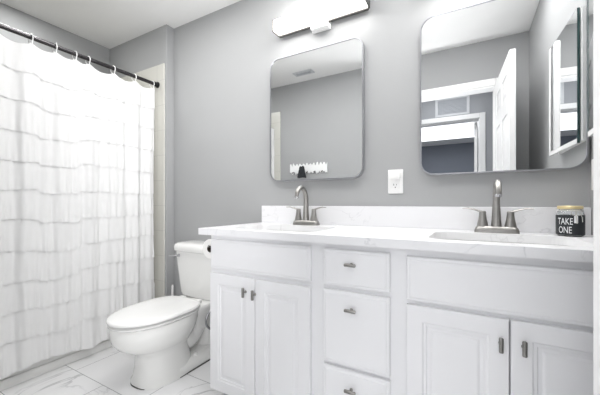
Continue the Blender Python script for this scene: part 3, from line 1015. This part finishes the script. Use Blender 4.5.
# toilet brush in its holder, behind the toilet
t = thing('toilet_brush', 'toilet brush in a white holder behind the toilet', 'brush', (-1.965, -0.12, 0))
bm = bm_new(); add_lathe(bm, [(0, 0.0), (0.045, 0.0), (0.048, 0.01), (0.042, 0.09), (0.040, 0.12), (0.036, 0.12), (0.036, 0.02), (0, 0.018)], (-1.965, -0.12, 0), 28); obj('holder', bm, 'seat', t)
bm = bm_new(); add_tube(bm, [(-1.965, -0.12, 0.14), (-1.965, -0.12, 0.385), (-1.965, -0.12, 0.40)], [0.008, 0.0085, 0.006], 12); obj('handle', bm, 'seat', t)
bm = bm_new(); add_lathe(bm, [(0, 0.03), (0.02, 0.035), (0.028, 0.06), (0.028, 0.10), (0.02, 0.125), (0.006, 0.14), (0, 0.14)], (-1.965, -0.12, 0), 20); obj('bristle_head', bm, 'paper', t)

# toilet paper roll and holder on the vanity's side
t = thing('paper_holder', 'nickel toilet paper holder on the side of the vanity', 'paper holder', (VX0, -0.40, 0.78))
bm = bm_new()
add_lathe(bm, [(0, -0.0005), (0.022, -0.0005), (0.022, -0.006), (0.008, -0.010), (0.008, -0.07), (0, -0.0705)], (VX0, -0.335, 0.785), 18, 'X')
add_tube(bm, [(VX0 - 0.058, -0.328, 0.785), (VX0 - 0.058, -0.40, 0.785), (VX0 - 0.058, -0.468, 0.785), (VX0 - 0.058, -0.474, 0.789)], 0.006, 12)
obj('arm', bm, 'nickel', t)
t = thing('toilet_paper', 'white toilet paper roll beside the vanity end, above the toilet', 'toilet paper', (VX0 - 0.058, -0.415, 0.74))
bm = bm_new()
cx, cz = VX0 - 0.058, 0.7725
rows = []
for r, y in ((0.0195, -0.36), (0.050, -0.36), (0.052, -0.362), (0.052, -0.464), (0.050, -0.466), (0.0195, -0.466)):
    rows.append([(cx + r * math.cos(2 * PI * k / 32), y, cz + r * math.sin(2 * PI * k / 32)) for k in range(32)])
add_loft(bm, rows + [rows[0]], False, False)
bmesh.ops.remove_doubles(bm, verts=bm.verts[:], dist=1e-5)
obj('roll', bm, 'paper', t)
bm = bm_new()
rows = []
for r, y in ((0.0192, -0.3615), (0.0192, -0.4645), (0.0182, -0.4645), (0.0182, -0.3615)):
    rows.append([(cx + r * math.cos(2 * PI * k / 32), y, cz + r * math.sin(2 * PI * k / 32)) for k in range(32)])
add_loft(bm, rows + [rows[0]], False, False)
bmesh.ops.remove_doubles(bm, verts=bm.verts[:], dist=1e-5)
obj('cardboard_core', bm, 'card', t, label='dark cardboard core')

# ------------------------------------------------------------------ hook rack with a dark cloth, on the door wall (seen in the left mirror)
t = thing('hook_rack', 'white cut-out hook rack on the door wall, reflected in the left mirror', 'hook rack', (-1.63, YB, 1.42))
bm = bm_new()
n = 44
top, bot = [], []
for i in range(n + 1):
    x = -1.870 + 0.480 * i / n
    top.append((x, 1.462 + 0.030 * noise.noise(Vector((i * 0.9, 0, 3))) + (0.016 if i % 4 < 2 else -0.010)))
    bot.append((x, 1.372 + 0.020 * noise.noise(Vector((i * 0.8, 5, 1))) + (0.010 if i % 5 < 2 else -0.008)))
ring = top + bot[::-1]
add_loft(bm, [[(x, YB + 0.0005, z) for x, z in ring], [(x, YB + 0.015, z) for x, z in ring]])
obj('board', bm, 'white_rack', t, smooth=False)
for i in range(5):
    x = -1.82 + i * 0.094
    bm = bm_new()
    add_tube(bm, [(x, YB + 0.015, 1.385), (x, YB + 0.03, 1.372), (x, YB + 0.042, 1.368), (x, YB + 0.046, 1.380)], 0.004, 8)
    obj('hook', bm, 'slot', t)
t = bm_new()
bm = t
rings = []
for z, hw, hd in ((1.438, 0.018, 0.012), (1.428, 0.030, 0.02), (1.40, 0.036, 0.024), (1.36, 0.044, 0.028), (1.325, 0.053, 0.031), (1.31, 0.057, 0.030)):
    rings.append([(-1.672 + hw * math.cos(2 * PI * k / 24) * (1 + 0.08 * math.sin(5 * 2 * PI * k / 24)), YB + 0.078 + hd * math.sin(2 * PI * k / 24), z + 0.006 * math.sin(3 * 2 * PI * k / 24)) for k in range(24)])
add_loft(bm, rings)
o = obj('hanging_cloth', bm, 'black_cloth', None, angle=60)
tag(o, 'small dark cloth hanging on the white hook rack', 'cloth')

# ------------------------------------------------------------------ jar with TAKE ONE label
JX, JY, JR, JB = 0.340, -0.105, 0.042, CT1
t = thing('jar', 'glass jar with black TAKE ONE label and gold lid by the right faucet', 'jar', (JX, JY, JB))
bm = bm_new()
add_lathe(bm, [(0, 0.0), (JR - 0.006, 0.0), (JR, 0.006), (JR, 0.088), (JR - 0.004, 0.098), (JR - 0.008, 0.101), (JR - 0.008, 0.104), (JR - 0.011, 0.104), (JR - 0.011, 0.100), (JR - 0.007, 0.094), (JR - 0.004, 0.087), (JR - 0.004, 0.008), (JR - 0.008, 0.004), (0, 0.004)], (JX, JY, JB), 40)
obj('glass_body', bm, 'glass', t)
bm = bm_new()
add_lathe(bm, [(JR + 0.0004, 0.006), (JR + 0.0014, 0.0065), (JR + 0.0014, 0.0815), (JR + 0.0004, 0.082)], (JX, JY, JB), 48, caps=False)
obj('label_band', bm, 'jar_label', t, label='black label')
bm = bm_new()
add_lathe(bm, [(0, 0.1045), (JR - 0.005, 0.1045), (JR - 0.003, 0.106), (JR - 0.003, 0.115), (JR - 0.005, 0.117), (0, 0.1175)], (JX, JY, JB), 40)
obj('lid', bm, 'gold', t, label='gold lid')
bm = bm_new()
add_lathe(bm, [(0, 0.0045), (JR - 0.0085, 0.0045), (JR - 0.0045, 0.009), (JR - 0.0045, 0.070), (JR - 0.010, 0.078), (0, 0.081)], (JX, JY, JB), 32)
obj('cotton_filling', bm, 'paper', t)
def text_on_jar(s, size, z, a_mid, squeeze=0.8):
    cu = bpy.data.curves.new('lettering', 'FONT')
    cu.body = s; cu.size = size; cu.align_x = 'CENTER'; cu.extrude = 0.0
    tmp = bpy.data.objects.new('lettering', cu); COL.objects.link(tmp)
    bpy.context.view_layer.update()
    dg = bpy.context.evaluated_depsgraph_get()
    me = bpy.data.meshes.new_from_object(tmp.evaluated_get(dg))
    bpy.data.objects.remove(tmp, do_unlink=True)
    b = bm_new(); b.from_mesh(me)
    bmesh.ops.subdivide_edges(b, edges=b.edges[:], cuts=2)
    R = JR + 0.0019
    for v in b.verts:
        a = a_mid + v.co.x * squeeze / R
        v.co = Vector((JX + R * math.cos(a), JY + R * math.sin(a), JB + z + v.co.y))
    return b
va = math.atan2(-1.65 - JY, 0 - JX)     # towards the viewer's side of the room
for s, z in (('TAKE', 0.046), ('ONE', 0.013)):
    obj('lettering', text_on_jar(s, 0.036, z, va - 0.36, 0.56), 'ink', t, smooth=False, label='white lettering ' + s)
bm = bm_new()
add_torus(bm, (JX, JY, JB + 0.099), JR - 0.0045, 0.002, 'Z', 36, 8)
a = va + 0.55
R = JR + 0.0035
p = lambda a, z: Vector((JX + R * math.cos(a), JY + R * math.sin(a), JB + z))
add_tube(bm, [p(a - 0.25, 0.098), p(a - 0.2, 0.086), p(a - 0.12, 0.068), p(a - 0.1, 0.05)], 0.0013, 8)
add_tube(bm, [p(a - 0.2, 0.098), p(a + 0.1, 0.09), p(a + 0.3, 0.074), p(a + 0.34, 0.056)], 0.0013, 8)
add_torus(bm, p(a - 0.3, 0.09), 0.008, 0.0012, 'Y', 16, 6)
add_torus(bm, p(a + 0.02, 0.09), 0.008, 0.0012, 'Y', 16, 6)
obj('twine_bow', bm, 'twine', t)
bm = bm_new()
q = a - 0.16
rings = []
for rr_ in (JR + 0.0022, JR + 0.0030):
    rings.append([(JX + rr_ * math.cos(q + da), JY + rr_ * math.sin(q + da), JB + z) for da, z in ((-0.13, 0.052), (0.13, 0.052), (0.13, 0.078), (0.0, 0.086), (-0.13, 0.078))])
add_loft(bm, rings)
obj('paper_tag', bm, 'ink', t, smooth=False, label='white paper tag')
